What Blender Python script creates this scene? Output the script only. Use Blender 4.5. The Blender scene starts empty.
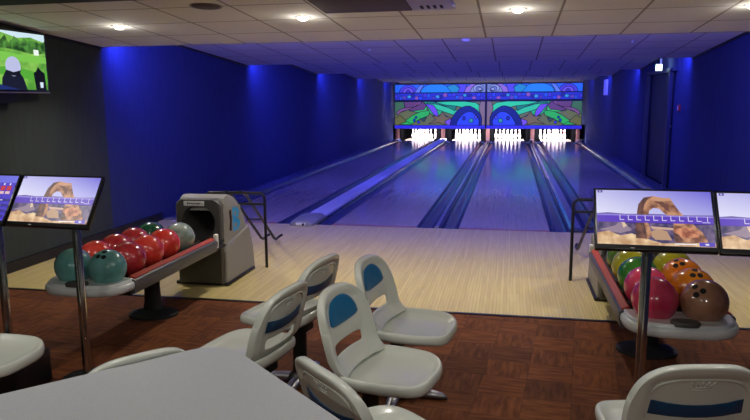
import bpy, bmesh, math, random
from mathutils import Vector, Matrix
random.seed(7)
PI = math.pi
S = bpy.context.scene
C = S.collection
sin, cos = math.sin, math.cos

# ------------------------------------------------------------------ materials
def lin(c):
    return tuple((x/12.92 if x <= .04045 else ((x+.055)/1.055)**2.4) for x in c)
def hexc(r, g, b): return lin((r/255, g/255, b/255))
def mat(name, col, rough=.5, metal=0, emis=None, estr=0, coat=0, noise=None, spec=.5, bump=None):
    """noise = (scale, amount, second colour, stretch xyz)"""
    m = bpy.data.materials.new(name); m.use_nodes = True
    nt = m.node_tree; b = nt.nodes['Principled BSDF']
    b.inputs['Base Color'].default_value = (*col, 1)
    b.inputs['Roughness'].default_value = rough
    b.inputs['Metallic'].default_value = metal
    b.inputs['Specular IOR Level'].default_value = spec
    b.inputs['Coat Weight'].default_value = coat
    b.inputs['Coat Roughness'].default_value = .08
    if emis:
        b.inputs['Emission Color'].default_value = (*emis, 1)
        b.inputs['Emission Strength'].default_value = estr
    if noise or bump:
        tc = nt.nodes.new('ShaderNodeTexCoord'); mp = nt.nodes.new('ShaderNodeMapping')
        nt.links.new(tc.outputs['Object'], mp.inputs['Vector'])
    if noise:
        sc, amt, c2, st = noise
        mp.inputs['Scale'].default_value = st
        n = nt.nodes.new('ShaderNodeTexNoise'); n.inputs['Scale'].default_value = sc; n.inputs['Detail'].default_value = 5
        r = nt.nodes.new('ShaderNodeValToRGB'); r.color_ramp.elements[0].position = .5-amt; r.color_ramp.elements[1].position = .5+amt
        r.color_ramp.elements[0].color = (*col, 1); r.color_ramp.elements[1].color = (*c2, 1)
        nt.links.new(mp.outputs[0], n.inputs['Vector']); nt.links.new(n.outputs['Fac'], r.inputs[0])
        nt.links.new(r.outputs[0], b.inputs['Base Color'])
    if bump:
        sc, st = bump
        n2 = nt.nodes.new('ShaderNodeTexNoise'); n2.inputs['Scale'].default_value = sc
        bp = nt.nodes.new('ShaderNodeBump'); bp.inputs['Strength'].default_value = st; bp.inputs['Distance'].default_value = .004
        nt.links.new(tc.outputs['Object'], n2.inputs['Vector']); nt.links.new(n2.outputs['Fac'], bp.inputs['Height'])
        nt.links.new(bp.outputs[0], b.inputs['Normal'])
    return m
def wood_mat(name, c1, c2, bw, bl, rough, coat, line):
    m = bpy.data.materials.new(name); m.use_nodes = True
    nt = m.node_tree; b = nt.nodes['Principled BSDF']; L = nt.links.new
    tc = nt.nodes.new('ShaderNodeTexCoord'); mp = nt.nodes.new('ShaderNodeMapping')
    mp.inputs['Rotation'].default_value = (0, 0, PI/2)
    L(tc.outputs['Object'], mp.inputs['Vector'])
    br = nt.nodes.new('ShaderNodeTexBrick')
    br.inputs['Scale'].default_value = 1; br.inputs['Brick Width'].default_value = bl; br.inputs['Row Height'].default_value = bw
    br.inputs['Mortar Size'].default_value = line; br.inputs['Color1'].default_value = (*c1, 1); br.inputs['Color2'].default_value = (*c2, 1)
    br.inputs['Mortar'].default_value = tuple(x*.55 for x in c1)+(1,); br.inputs['Bias'].default_value = 0
    L(mp.outputs[0], br.inputs['Vector'])
    n = nt.nodes.new('ShaderNodeTexNoise'); n.inputs['Scale'].default_value = 3; n.inputs['Detail'].default_value = 6
    mp2 = nt.nodes.new('ShaderNodeMapping'); mp2.inputs['Scale'].default_value = (14, .7, 1)
    L(tc.outputs['Object'], mp2.inputs['Vector']); L(mp2.outputs[0], n.inputs['Vector'])
    mx = nt.nodes.new('ShaderNodeMix'); mx.data_type = 'RGBA'; mx.blend_type = 'MULTIPLY'; mx.inputs['Factor'].default_value = .5
    rp = nt.nodes.new('ShaderNodeValToRGB'); rp.color_ramp.elements[0].position = .25; rp.color_ramp.elements[1].position = .7
    rp.color_ramp.elements[0].color = (.62, .58, .52, 1)
    L(n.outputs['Fac'], rp.inputs[0]); L(br.outputs['Color'], mx.inputs['A']); L(rp.outputs[0], mx.inputs['B'])
    L(mx.outputs['Result'], b.inputs['Base Color'])
    b.inputs['Roughness'].default_value = rough; b.inputs['Coat Weight'].default_value = coat; b.inputs['Coat Roughness'].default_value = .1
    return m
def carpet_mat():
    m = bpy.data.materials.new('carpet'); m.use_nodes = True
    nt = m.node_tree; b = nt.nodes['Principled BSDF']; L = nt.links.new
    tc = nt.nodes.new('ShaderNodeTexCoord'); mp = nt.nodes.new('ShaderNodeMapping'); mp.inputs['Rotation'].default_value = (0, 0, .1)
    L(tc.outputs['Object'], mp.inputs['Vector'])
    br = nt.nodes.new('ShaderNodeTexBrick'); br.inputs['Scale'].default_value = 1
    br.offset = 0; br.inputs['Brick Width'].default_value = .25; br.inputs['Row Height'].default_value = .25; br.inputs['Mortar Size'].default_value = .0015
    br.inputs['Color1'].default_value = (*hexc(128, 76, 42), 1); br.inputs['Color2'].default_value = (*hexc(98, 58, 34), 1)
    br.inputs['Mortar'].default_value = (*hexc(84, 50, 32), 1)
    L(mp.outputs[0], br.inputs['Vector'])
    n = nt.nodes.new('ShaderNodeTexNoise'); n.inputs['Scale'].default_value = 5; n.inputs['Detail'].default_value = 8
    nb = nt.nodes.new('ShaderNodeTexNoise'); nb.inputs['Scale'].default_value = 5; nb.inputs['Detail'].default_value = 8
    mp3 = nt.nodes.new('ShaderNodeMapping'); mp3.inputs['Scale'].default_value = (7, 1.2, 1)
    L(mp.outputs[0], mp3.inputs['Vector']); L(mp3.outputs[0], nb.inputs['Vector'])
    ck = nt.nodes.new('ShaderNodeTexChecker'); ck.inputs['Scale'].default_value = 4; L(mp.outputs[0], ck.inputs['Vector'])
    mn = nt.nodes.new('ShaderNodeMix'); mn.data_type = 'FLOAT'; L(ck.outputs['Fac'], mn.inputs['Factor'])
    mp2 = nt.nodes.new('ShaderNodeMapping'); mp2.inputs['Scale'].default_value = (1.2, 7, 1)
    L(mp.outputs[0], mp2.inputs['Vector']); L(mp2.outputs[0], n.inputs['Vector']); L(n.outputs['Fac'], mn.inputs['A']); L(nb.outputs['Fac'], mn.inputs['B'])
    rp = nt.nodes.new('ShaderNodeValToRGB'); rp.color_ramp.elements[0].position = .3; rp.color_ramp.elements[1].position = .7
    rp.color_ramp.elements[0].color = (.45, .4, .4, 1); rp.color_ramp.elements[1].color = (1.15, 1.1, 1.05, 1)
    L(mn.outputs['Result'], rp.inputs[0])
    mx = nt.nodes.new('ShaderNodeMix'); mx.data_type = 'RGBA'; mx.blend_type = 'MULTIPLY'; mx.inputs['Factor'].default_value = 1
    L(br.outputs['Color'], mx.inputs['A']); L(rp.outputs[0], mx.inputs['B']); L(mx.outputs['Result'], b.inputs['Base Color'])
    b.inputs['Roughness'].default_value = .8; b.inputs['Specular IOR Level'].default_value = .2
    return m
def tile_mat(name, col, linecol, size, offx, offy, lw):
    m = bpy.data.materials.new(name); m.use_nodes = True
    nt = m.node_tree; b = nt.nodes['Principled BSDF']; L = nt.links.new
    tc = nt.nodes.new('ShaderNodeTexCoord'); sp = nt.nodes.new('ShaderNodeSeparateXYZ'); L(tc.outputs['Object'], sp.inputs[0])
    outs = []
    for ax, off in (('X', offx), ('Y', offy)):
        a = nt.nodes.new('ShaderNodeMath'); a.operation = 'SUBTRACT'; L(sp.outputs[ax], a.inputs[0]); a.inputs[1].default_value = off
        d = nt.nodes.new('ShaderNodeMath'); d.operation = 'DIVIDE'; L(a.outputs[0], d.inputs[0]); d.inputs[1].default_value = size
        p = nt.nodes.new('ShaderNodeMath'); p.operation = 'PINGPONG'; L(d.outputs[0], p.inputs[0]); p.inputs[1].default_value = .5
        q = nt.nodes.new('ShaderNodeMath'); q.operation = 'LESS_THAN'; L(p.outputs[0], q.inputs[0]); q.inputs[1].default_value = lw/size/2
        outs.append(q)
    mx = nt.nodes.new('ShaderNodeMath'); mx.operation = 'MAXIMUM'; L(outs[0].outputs[0], mx.inputs[0]); L(outs[1].outputs[0], mx.inputs[1])
    n = nt.nodes.new('ShaderNodeTexNoise'); n.inputs['Scale'].default_value = 60; L(tc.outputs['Object'], n.inputs['Vector'])
    rp = nt.nodes.new('ShaderNodeValToRGB'); rp.color_ramp.elements[0].color = (*[x*.85 for x in col], 1); rp.color_ramp.elements[1].color = (*[min(1, x*1.08) for x in col], 1)
    L(n.outputs['Fac'], rp.inputs[0])
    mc = nt.nodes.new('ShaderNodeMix'); mc.data_type = 'RGBA'
    L(mx.outputs[0], mc.inputs['Factor']); L(rp.outputs[0], mc.inputs['A']); mc.inputs['B'].default_value = (*linecol, 1)
    L(mc.outputs['Result'], b.inputs['Base Color']); b.inputs['Roughness'].default_value = .8
    b.inputs['Specular IOR Level'].default_value = .25
    return m
def glow_noise(name, c1, c2, s, scale):
    m = mat(name, (.02, .02, .02), .35); nt = m.node_tree; b = nt.nodes['Principled BSDF']
    tc = nt.nodes.new('ShaderNodeTexCoord'); n = nt.nodes.new('ShaderNodeTexNoise'); n.inputs['Scale'].default_value = scale; n.inputs['Detail'].default_value = 6
    r = nt.nodes.new('ShaderNodeValToRGB'); r.color_ramp.elements[0].position = .38; r.color_ramp.elements[1].position = .62
    r.color_ramp.elements[0].color = (*hexc(*c1), 1); r.color_ramp.elements[1].color = (*hexc(*c2), 1)
    nt.links.new(tc.outputs['Object'], n.inputs['Vector']); nt.links.new(n.outputs['Fac'], r.inputs[0]); nt.links.new(r.outputs[0], b.inputs['Emission Color'])
    b.inputs['Emission Strength'].default_value = s
    return m
def sky_picture():
    m = mat('sky_picture', (.02, .02, .02), .35); nt = m.node_tree; b = nt.nodes['Principled BSDF']; L = nt.links.new
    tc = nt.nodes.new('ShaderNodeTexCoord'); sp = nt.nodes.new('ShaderNodeSeparateXYZ'); L(tc.outputs['Object'], sp.inputs[0])
    m1 = nt.nodes.new('ShaderNodeMath'); m1.operation = 'MULTIPLY_ADD'; L(sp.outputs['X'], m1.inputs[0]); m1.inputs[1].default_value = 1.25; m1.inputs[2].default_value = .2
    m2 = nt.nodes.new('ShaderNodeMath'); m2.operation = 'MULTIPLY_ADD'; L(sp.outputs['Z'], m2.inputs[0]); m2.inputs[1].default_value = 3.2; L(m1.outputs[0], m2.inputs[2])
    r = nt.nodes.new('ShaderNodeValToRGB'); r.color_ramp.elements[0].position = 0; r.color_ramp.elements[1].position = .95
    r.color_ramp.elements[0].color = (*hexc(222, 222, 250), 1); r.color_ramp.elements[1].color = (*hexc(104, 96, 216), 1)
    L(m2.outputs[0], r.inputs[0]); L(r.outputs[0], b.inputs['Emission Color']); b.inputs['Emission Strength'].default_value = .95
    return m
SKYG = sky_picture()
ROCK = glow_noise('rock_picture', (120, 72, 58), (206, 150, 112), .9, 26)
ROCKD = glow_noise('rock_shade_picture', (70, 44, 50), (128, 84, 72), .9, 30)
ROCKR = glow_noise('red_rock_picture', (150, 80, 60), (224, 150, 110), .9, 34)
SAND = glow_noise('sand_picture', (196, 150, 110), (246, 214, 168), .9, 18)
SCRUB = glow_noise('scrub_picture', (44, 40, 92), (120, 100, 140), .9, 28)
TREES = glow_noise('tree_picture', (16, 60, 18), (84, 150, 60), 1, 14)
GRASS = glow_noise('grass_picture', (76, 150, 46), (140, 200, 84), 1, 5)
_em = {}
def glow(rgb, s):
    k = (rgb, s)
    if k not in _em:
        c = hexc(*rgb)
        _em[k] = mat('glow_%02x%02x%02x' % rgb, tuple(x*.12 for x in c), .35, emis=c, estr=s)
    return _em[k]

M = dict(
    seat=mat('seat_plastic', hexc(204, 208, 198), .24, coat=.3),
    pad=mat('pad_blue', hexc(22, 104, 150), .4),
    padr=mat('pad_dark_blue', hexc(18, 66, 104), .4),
    dark=mat('dark_steel', hexc(34, 34, 36), .6, 0, spec=.3),
    black=mat('black_paint', hexc(14, 14, 16), .38),
    castm=mat('cast_metal', hexc(140, 140, 145), .32, .85),
    chrome=mat('chrome', hexc(190, 188, 184), .16, 1),
    table=mat('laminate', hexc(180, 183, 188), .38, noise=(260, .25, hexc(166, 169, 174), (1, 1, 1))),
    tedge=mat('laminate_edge', hexc(120, 120, 124), .45),
    carpet=carpet_mat(),
    approach=wood_mat('approach_wood', hexc(226, 206, 142), hexc(214, 192, 126), .026, 1.1, .35, .25, .0012),
    lane=wood_mat('lane_wood', hexc(206, 190, 172), hexc(196, 180, 160), .026, 1.6, .2, .6, .0008),
    gutter=mat('gutter_plastic', hexc(30, 38, 86), .25, coat=.4),
    cap=mat('cap_metal', hexc(150, 156, 196), .14, .7),
    cover=mat('cover_plastic', hexc(214, 214, 222), .4),
    hooddark=mat('hood_dark_grey', hexc(74, 72, 70), .5, bump=(120, .15)),
    hoodlight=mat('hood_grey', hexc(132, 130, 124), .45, bump=(120, .12)),
    tray=mat('tray_grey', hexc(222, 228, 228), .3, coat=.25),
    rail=mat('rail_grey', hexc(84, 86, 90), .4, .2),
    red=mat('rail_red', hexc(170, 56, 34), .55),
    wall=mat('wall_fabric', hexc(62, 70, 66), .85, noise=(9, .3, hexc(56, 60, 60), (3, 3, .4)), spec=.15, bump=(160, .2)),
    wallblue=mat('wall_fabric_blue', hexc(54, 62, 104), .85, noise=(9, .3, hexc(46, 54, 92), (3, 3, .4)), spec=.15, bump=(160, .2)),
    tile=tile_mat('ceiling_tile', hexc(228, 226, 224), hexc(150, 142, 136), .645, -.272, 7.1, .02),
    edge=mat('ceiling_edge', hexc(150, 145, 140), .6),
    beam=mat('beam_black', hexc(16, 16, 18), .8),
    pit=mat('pit_black', hexc(5, 5, 6), .9, spec=0),
    pillar=mat('pillar_wood', hexc(58, 36, 38), .8, spec=.1),
    pin=mat('pin_white', hexc(240, 240, 236), .25, coat=.4),
    pinred=mat('pin_stripe', hexc(190, 30, 30), .35),
    white=mat('white_plastic', hexc(216, 216, 212), .4),
    silver=mat('silver_trim', hexc(170, 160, 160), .3, .7),
    screenoff=mat('bezel_black', hexc(10, 10, 12), .3),
    doorframe=mat('door_frame_paint', hexc(40, 42, 70), .6),
    door=mat('door_paint', hexc(34, 37, 58), .7),
    alarm=mat('alarm_red', hexc(190, 40, 36), .4),
    text=mat('plate_text', hexc(60, 60, 64), .6),
    emblem=mat('emblem_blue', hexc(40, 140, 200), .4),
    hole=mat('hole_dark', hexc(8, 8, 10), .8),
    foul=mat('foul_line_red', hexc(170, 90, 84), .3),
)

# ------------------------------------------------------------------ mesh helpers
def add_box(bm, c, s, rot=None, bev=0, seg=2):
    r = bmesh.ops.create_cube(bm, size=1)
    vs = r['verts']
    for v in vs: v.co = Vector((v.co.x*s[0], v.co.y*s[1], v.co.z*s[2]))
    if bev:
        es = list({e for v in vs for e in v.link_edges})
        q = bmesh.ops.bevel(bm, geom=es, offset=bev, segments=seg, affect='EDGES', profile=.5)
        vs = list({v for f in q['faces'] for v in f.verts} | {v for v in vs if v.is_valid})
    mt = Matrix.Translation(c) @ (rot.to_4x4() if rot else Matrix())
    for v in vs: v.co = mt @ v.co
def add_tube(bm, pts, r, n=10, caps=True):
    pts = [Vector(p) for p in pts]
    rr = r if isinstance(r, (list, tuple)) else [r]*len(pts)
    rings = []; up = None
    for i, p in enumerate(pts):
        t = (pts[min(i+1, len(pts)-1)]-pts[max(i-1, 0)]).normalized()
        if up is None:
            up = Vector((0, 0, 1)) if abs(t.z) < .9 else Vector((1, 0, 0))
        a = t.cross(up).normalized(); b = a.cross(t).normalized(); up = b
        rings.append([bm.verts.new(p+rr[i]*(cos(2*PI*k/n)*a+sin(2*PI*k/n)*b)) for k in range(n)])
    for i in range(len(rings)-1):
        for k in range(n):
            bm.faces.new((rings[i][k], rings[i][(k+1) % n], rings[i+1][(k+1) % n], rings[i+1][k]))
    if caps:
        bm.faces.new(rings[0][::-1]); bm.faces.new(rings[-1])
def add_lathe(bm, prof, n=24, c=(0, 0, 0), sx=1, sy=1):
    c = Vector(c); rings = []
    for r, z in prof:
        if r < 1e-6: rings.append([bm.verts.new(c+Vector((0, 0, z)))])
        else: rings.append([bm.verts.new(c+Vector((sx*r*cos(2*PI*k/n), sy*r*sin(2*PI*k/n), z))) for k in range(n)])
    for a, b in zip(rings, rings[1:]):
        for k in range(n):
            k2 = (k+1) % n
            if len(a) == 1 and len(b) == 1: continue
            if len(a) == 1: bm.faces.new((a[0], b[k2], b[k]))
            elif len(b) == 1: bm.faces.new((a[k], a[k2], b[0]))
            else: bm.faces.new((a[k], a[k2], b[k2], b[k]))
    if len(rings[0]) > 1: bm.faces.new(rings[0][::-1])
    if len(rings[-1]) > 1: bm.faces.new(rings[-1])
def add_loft(bm, loops, cap0=True, cap1=True):
    R = [[bm.verts.new(Vector(p)) for p in l] for l in loops]
    n = len(R[0])
    for a, b in zip(R, R[1:]):
        for k in range(n): bm.faces.new((a[k], a[(k+1) % n], b[(k+1) % n], b[k]))
    if cap0: bm.faces.new(R[0][::-1])
    if cap1: bm.faces.new(R[-1])
    return R
def superell(a, b, n=48, p=4, c=(0, 0)):
    out = []
    for k in range(n):
        t = 2*PI*k/n; x, y = cos(t), sin(t)
        out.append((c[0]+a*math.copysign(abs(x)**(2/p), x), c[1]+b*math.copysign(abs(y)**(2/p), y)))
    return out
def obj(name, bm, m, parent=None, smooth=False, loc=None, rot=None, sub=0, auto=False):
    if bm.faces:
        bmesh.ops.recalc_face_normals(bm, faces=bm.faces)
    me = bpy.data.meshes.new(name); bm.to_mesh(me); bm.free()
    for x in (m if isinstance(m, (list, tuple)) else [m]): me.materials.append(x)
    if smooth:
        me.polygons.foreach_set('use_smooth', [True]*len(me.polygons))
        if auto:
            me.set_sharp_from_angle(angle=math.radians(auto if auto is not True else 40))
    o = bpy.data.objects.new(name, me); C.objects.link(o)
    if parent: o.parent = parent
    if loc: o.location = loc
    if rot: o.rotation_euler = rot
    if sub:
        s = o.modifiers.new('sub', 'SUBSURF'); s.levels = sub; s.render_levels = sub
    return o
def box(name, c, s, m, parent=None, bev=0, rot=None):
    bm = bmesh.new(); add_box(bm, c, s, rot, bev); return obj(name, bm, m, parent, smooth=bev > 0, auto=True)
def thing(name, label, cat, loc=(0, 0, 0), rz=0, group=None):
    o = bpy.data.objects.new(name, None); C.objects.link(o); o.empty_display_size = .1
    o.location = loc; o.rotation_euler = (0, 0, rz); o['label'] = label; o['category'] = cat
    if group: o['group'] = group
    return o
def tag(o, label, cat, group=None):
    o['label'] = label; o['category'] = cat
    if group: o['group'] = group
    return o
def struct(o): o['kind'] = 'structure'; return o
def kids(o): return [c for c in C.objects if c.parent == o]
def dup(root, loc, rz, label, group=None, rot=None):
    r = root.copy(); C.objects.link(r); r.location = loc; r.rotation_euler = rot or (0, 0, rz); r['label'] = label
    if group: r['group'] = group
    for ch in kids(root):
        c = ch.copy(); C.objects.link(c); c.parent = r
        for g in kids(ch):
            d = g.copy(); C.objects.link(d); d.parent = c
    return r
def arc(cx, cy, r, a0, a1, n=16, ry=None):
    ry = ry or r
    return [(cx+r*cos(math.radians(a0+(a1-a0)*i/n)), cy+ry*sin(math.radians(a0+(a1-a0)*i/n))) for i in range(n+1)]
def art(name, W, H, shapes, strength, parent, loc=(0, 0, 0), rot=None, lead=None, leadmat=None, dz=.0006, mirror=False, clip=True):
    """flat picture in the local XZ plane facing -Y: shapes = [(polygon in 0..1 units, rgb or material)], stacked in thin layers"""
    bm = bmesh.new(); mats = []
    def mi(x):
        mm = x if isinstance(x, bpy.types.Material) else glow(x, strength)
        if mm not in mats: mats.append(mm)
        return mats.index(mm)
    def P(u, v, y):
        if clip: u = min(1, max(0, u)); v = min(1, max(0, v))
        if mirror: u = 1-u
        return Vector(((u-.5)*W, y, (v-.5)*H))
    y = 0
    for poly, col in shapes:
        y -= dz
        pts = []
        for u, v in poly:
            p = P(u, v, y)
            if not pts or (p-pts[-1]).length > 1e-5: pts.append(p)
        if (pts[0]-pts[-1]).length < 1e-5: pts.pop()
        if len(pts) < 3: continue
        vs = [bm.verts.new(p) for p in (pts[::-1] if mirror else pts)]
        f = bm.faces.new(vs); f.material_index = mi(col)
        f.normal_update()
        if f.normal.y > 0: f.normal_flip()
        if lead:
            n = len(pts)
            for i in range(n):
                a, b = pts[i], pts[(i+1) % n]
                d = (b-a)
                if d.length < 1e-5: continue
                d.normalize(); s = Vector((-d.z, 0, d.x))*lead/2; e = d*lead*.3; o_ = Vector((0, -dz*.5, 0))
                q = bm.faces.new([bm.verts.new(x) for x in (a-e-s+o_, b+e-s+o_, b+e+s+o_, a-e+s+o_)]); q.material_index = mi(leadmat)
                q.normal_update()
                if q.normal.y > 0: q.normal_flip()
    me = bpy.data.meshes.new(name); bm.to_mesh(me); bm.free()
    for m_ in mats: me.materials.append(m_)
    o = bpy.data.objects.new(name, me); C.objects.link(o); o.parent = parent; o.location = loc
    if rot: o.rotation_euler = rot
    return o

# ------------------------------------------------------------------ dimensions
XL, XR = -4.62, 2.76
YB = -2.6                  # behind the camera
YW = 4.9                   # carpet / wood
YF = 8.235                 # foul line
YP = YF+18.29              # head pin
YE = 28.6
EDGES = [7.1, 11.5, 15.9, 20.25, 24.6]
ZE, SL = 2.207, .066

# ------------------------------------------------------------------ setting
struct(box('floor', ((XL+XR)/2, (YB+YW)/2, -.06), (XR-XL, YW-YB, .12), M['carpet']))
struct(box('approach_floor', ((XL+XR)/2, (YW+YF)/2, -.06), (XR-XL, YF-YW, .12), M['approach']))
struct(box('trim_1', ((XL+XR)/2, YW, .002), (XR-XL, .035, .006), M['black']))
struct(box('lane_bed_floor', ((XL+XR)/2, (YF+YE)/2, -.17), (XR-XL, YE-YF, .1), M['pit']))
for nm, x in (('wall_left', XL-.06), ('wall_right', XR+.06)):
    if nm == 'wall_left':
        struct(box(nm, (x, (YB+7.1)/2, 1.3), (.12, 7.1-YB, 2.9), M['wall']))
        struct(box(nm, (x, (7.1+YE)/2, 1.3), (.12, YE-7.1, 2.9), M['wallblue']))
    else:
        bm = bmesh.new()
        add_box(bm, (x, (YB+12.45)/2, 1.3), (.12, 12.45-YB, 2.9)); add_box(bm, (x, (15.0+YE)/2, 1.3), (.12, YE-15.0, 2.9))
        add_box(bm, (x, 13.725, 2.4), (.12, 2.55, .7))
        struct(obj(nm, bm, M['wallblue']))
struct(box('wall_back', ((XL+XR)/2, YB-.06, 1.3), (XR-XL+.24, .12, 2.9), M['wall']))
struct(box('wall_end', ((XL+XR)/2, YE+.06, 1.3), (XR-XL+.24, .12, 2.9), M['pit']))
struct(box('baseboard_left', (XL+.012, (YB+YF)/2, .05), (.024, YF-YB, .1), M['black']))
# saw-tooth ceiling: each bay slopes down to an edge, then steps back up and hides a blue lamp
bm = bmesh.new()
def quad(bm, a, b, c, d, mi=0):
    f = bm.faces.new([bm.verts.new(p) for p in (a, b, c, d)]); f.material_index = mi
H1 = ZE+SL*4.4
ys = [EDGES[0]-4.4]+EDGES+[YE]
quad(bm, (XL, YB, H1), (XR, YB, H1), (XR, ys[0], H1), (XL, ys[0], H1))
for i in range(len(ys)-1):
    y0, y1 = ys[i], ys[i+1]
    z0 = H1; z1 = z0-SL*(y1-y0) if i == len(ys)-2 else ZE
    quad(bm, (XL, y0, z0), (XR, y0, z0), (XR, y1, z1), (XL, y1, z1))
    if i < len(ys)-2:
        # soffit lip and riser
        quad(bm, (XL, y1, z1), (XR, y1, z1), (XR, y1+.03, z1), (XL, y1+.03, z1), 1)
        quad(bm, (XL, y1+.03, z1), (XR, y1+.03, z1), (XR, y1+.03, H1), (XL, y1+.03, H1), 1)
quad(bm, (XL-.12, YB-.12, 2.75), (XR+.12, YB-.12, 2.75), (XR+.12, YE+.12, 2.75), (XL-.12, YE+.12, 2.75))
struct(obj('ceiling', bm, [M['tile'], M['edge']]))
struct(box('trim_2', ((XL+XR)/2-1.5, 4.64, 2.455), (XR-XL-3.05, .5, .2), M['beam']))
# shadow gap along wall tops
bm = bmesh.new()
for i in range(1, len(EDGES)):
    y0, y1 = EDGES[i-1]+.03, EDGES[i]
    L = math.hypot(y1-y0, SL*(y1-y0))
    add_box(bm, (XR-.012, (y0+y1)/2, (H1+ZE)/2-.015), (.024, L, .03), Matrix.Rotation(-math.atan(SL), 3, 'X'))
struct(obj('trim_3', bm, M['black']))
bm = bmesh.new()
for i in range(0, len(EDGES)):
    y0, y1 = (2.7 if i == 0 else EDGES[i-1]+.03), EDGES[i]
    L = math.hypot(y1-y0, SL*(y1-y0))
    add_box(bm, (XL+.012, (y0+y1)/2, (H1+ZE)/2-.015), (.024, L, .03), Matrix.Rotation(-math.atan(SL), 3, 'X'))
struct(obj('trim_4', bm, M['black']))

# door (right wall)
d = struct(box('door_1', (XR+.07, 13.9, 1.02), (.05, 1.9, 2.04), M['door']))
box('door_handle', (XR+.03, 13.05, 1.08), (.06, .22, .05), M['silver'], None, .015).parent = d
bm = bmesh.new(); add_box(bm, (XR-.01, 12.9, 1.03), (.06, .1, 2.06)); add_box(bm, (XR-.01, 14.9, 1.03), (.06, .1, 2.06)); add_box(bm, (XR-.01, 13.9, 2.07), (.06, 2.1, .07))
f_ = obj('door_frame', bm, M['doorframe']); f_.parent = d
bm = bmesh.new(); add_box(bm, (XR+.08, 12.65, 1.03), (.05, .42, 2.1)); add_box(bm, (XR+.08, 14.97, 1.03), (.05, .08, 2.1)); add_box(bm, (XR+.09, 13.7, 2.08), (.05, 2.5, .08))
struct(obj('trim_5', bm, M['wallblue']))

# ------------------------------------------------------------------ lanes
LANES = [(-4.076, -2.986), (-2.235, -1.144), (-.606, .493), (1.134, 2.224)]
lane_words = {'leftmost': 'leftmost', 'second from left': 'second', 'third from left': 'third', 'rightmost': 'rightmost'}
ordn = ['leftmost', 'second from left', 'third from left', 'rightmost']
gl = YP+1.0
for (a, b), w in zip(LANES, ordn):
    o = box('bowling_lane', ((a+b)/2, (YF+gl)/2, -.0605), (b-a, gl-YF, .119), M['lane'])
    tag(o, {'leftmost': 'glossy maple bowling lane nearest the left wall', 'second from left': 'glossy wooden bowling lane just right of the wide pale return cover',
            'third from left': 'glossy wooden bowling lane at the middle, right of the narrow divider', 'rightmost': 'glossy wooden bowling lane nearest the right wall, behind the monitors'}[w], 'bowling lane')
    f = box('foul_line', ((a+b)/2, YF+.045, .0008), (b-a, .06, .0016), M['foul'], o)
GUT = [(-4.33, -4.076, 'blue gutter channel along the left wall, left side of the first lane'),
       (-2.986, -2.74, 'dark blue gutter channel left of the wide pale return cover'),
       (-2.48, -2.235, 'dark blue gutter channel right of the wide pale return cover'),
       (-1.144, -.905, 'dark blue gutter channel on left side of the narrow middle divider'),
       (-.845, -.606, 'dark blue gutter channel on right side of the narrow middle divider'),
       (.493, .735, 'dark blue gutter channel left of the right-hand return cover'),
       (.89, 1.134, 'dark blue gutter channel right of the right-hand return cover'),
       (2.224, 2.46, 'blue gutter channel along the right wall, outer side of the last lane')]
for a, b, lab in GUT:
    bm = bmesh.new(); n = 10; w = b-a; c = (a+b)/2
    prof = [(a+.002, -.001), (a+.012, -.004)]+[(c-(w/2-.015)*cos(PI*k/n), -.006-.075*sin(PI*k/n)) for k in range(n+1)]+[(b-.012, -.004), (b-.002, -.001), (b-.002, -.1), (a+.002, -.1)]
    add_loft(bm, [[(x, y, z) for x, z in prof] for y in (YF, YF+6, gl-.9)])
    tag(obj('lane_gutter', bm, M['gutter'], smooth=True, auto=35), lab, 'gutter')
def cap_obj(name, a, b, h, m, y0, y1):
    bm = bmesh.new(); w = b-a; c = (a+b)/2
    prof = [(a+.001, -.1), (a+.001, h*.5), (a+w*.12, h*.86), (c-w*.15, h), (c+w*.15, h), (b-w*.12, h*.86), (b-.001, h*.5), (b-.001, -.1)]
    add_loft(bm, [[(x, y, z) for x, z in prof] for y in (y0, (y0+y1)/2, y1)])
    return obj(name, bm, m, smooth=True, auto=40)
tag(cap_obj('lane_divider', -.905, -.845, .03, M['cap'], YF, gl-.9), 'narrow blue divider ridge between the two middle lanes', 'lane divider')
tag(cap_obj('lane_divider', -4.6, -4.33, .035, M['cap'], YF, gl-.9), 'glossy blue capping strip at the foot of the left wall', 'lane divider')
tag(cap_obj('lane_divider', 2.46, 2.74, .035, M['cap'], YF, gl-.9), 'glossy blue capping strip at the foot of the right wall', 'lane divider')
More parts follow.
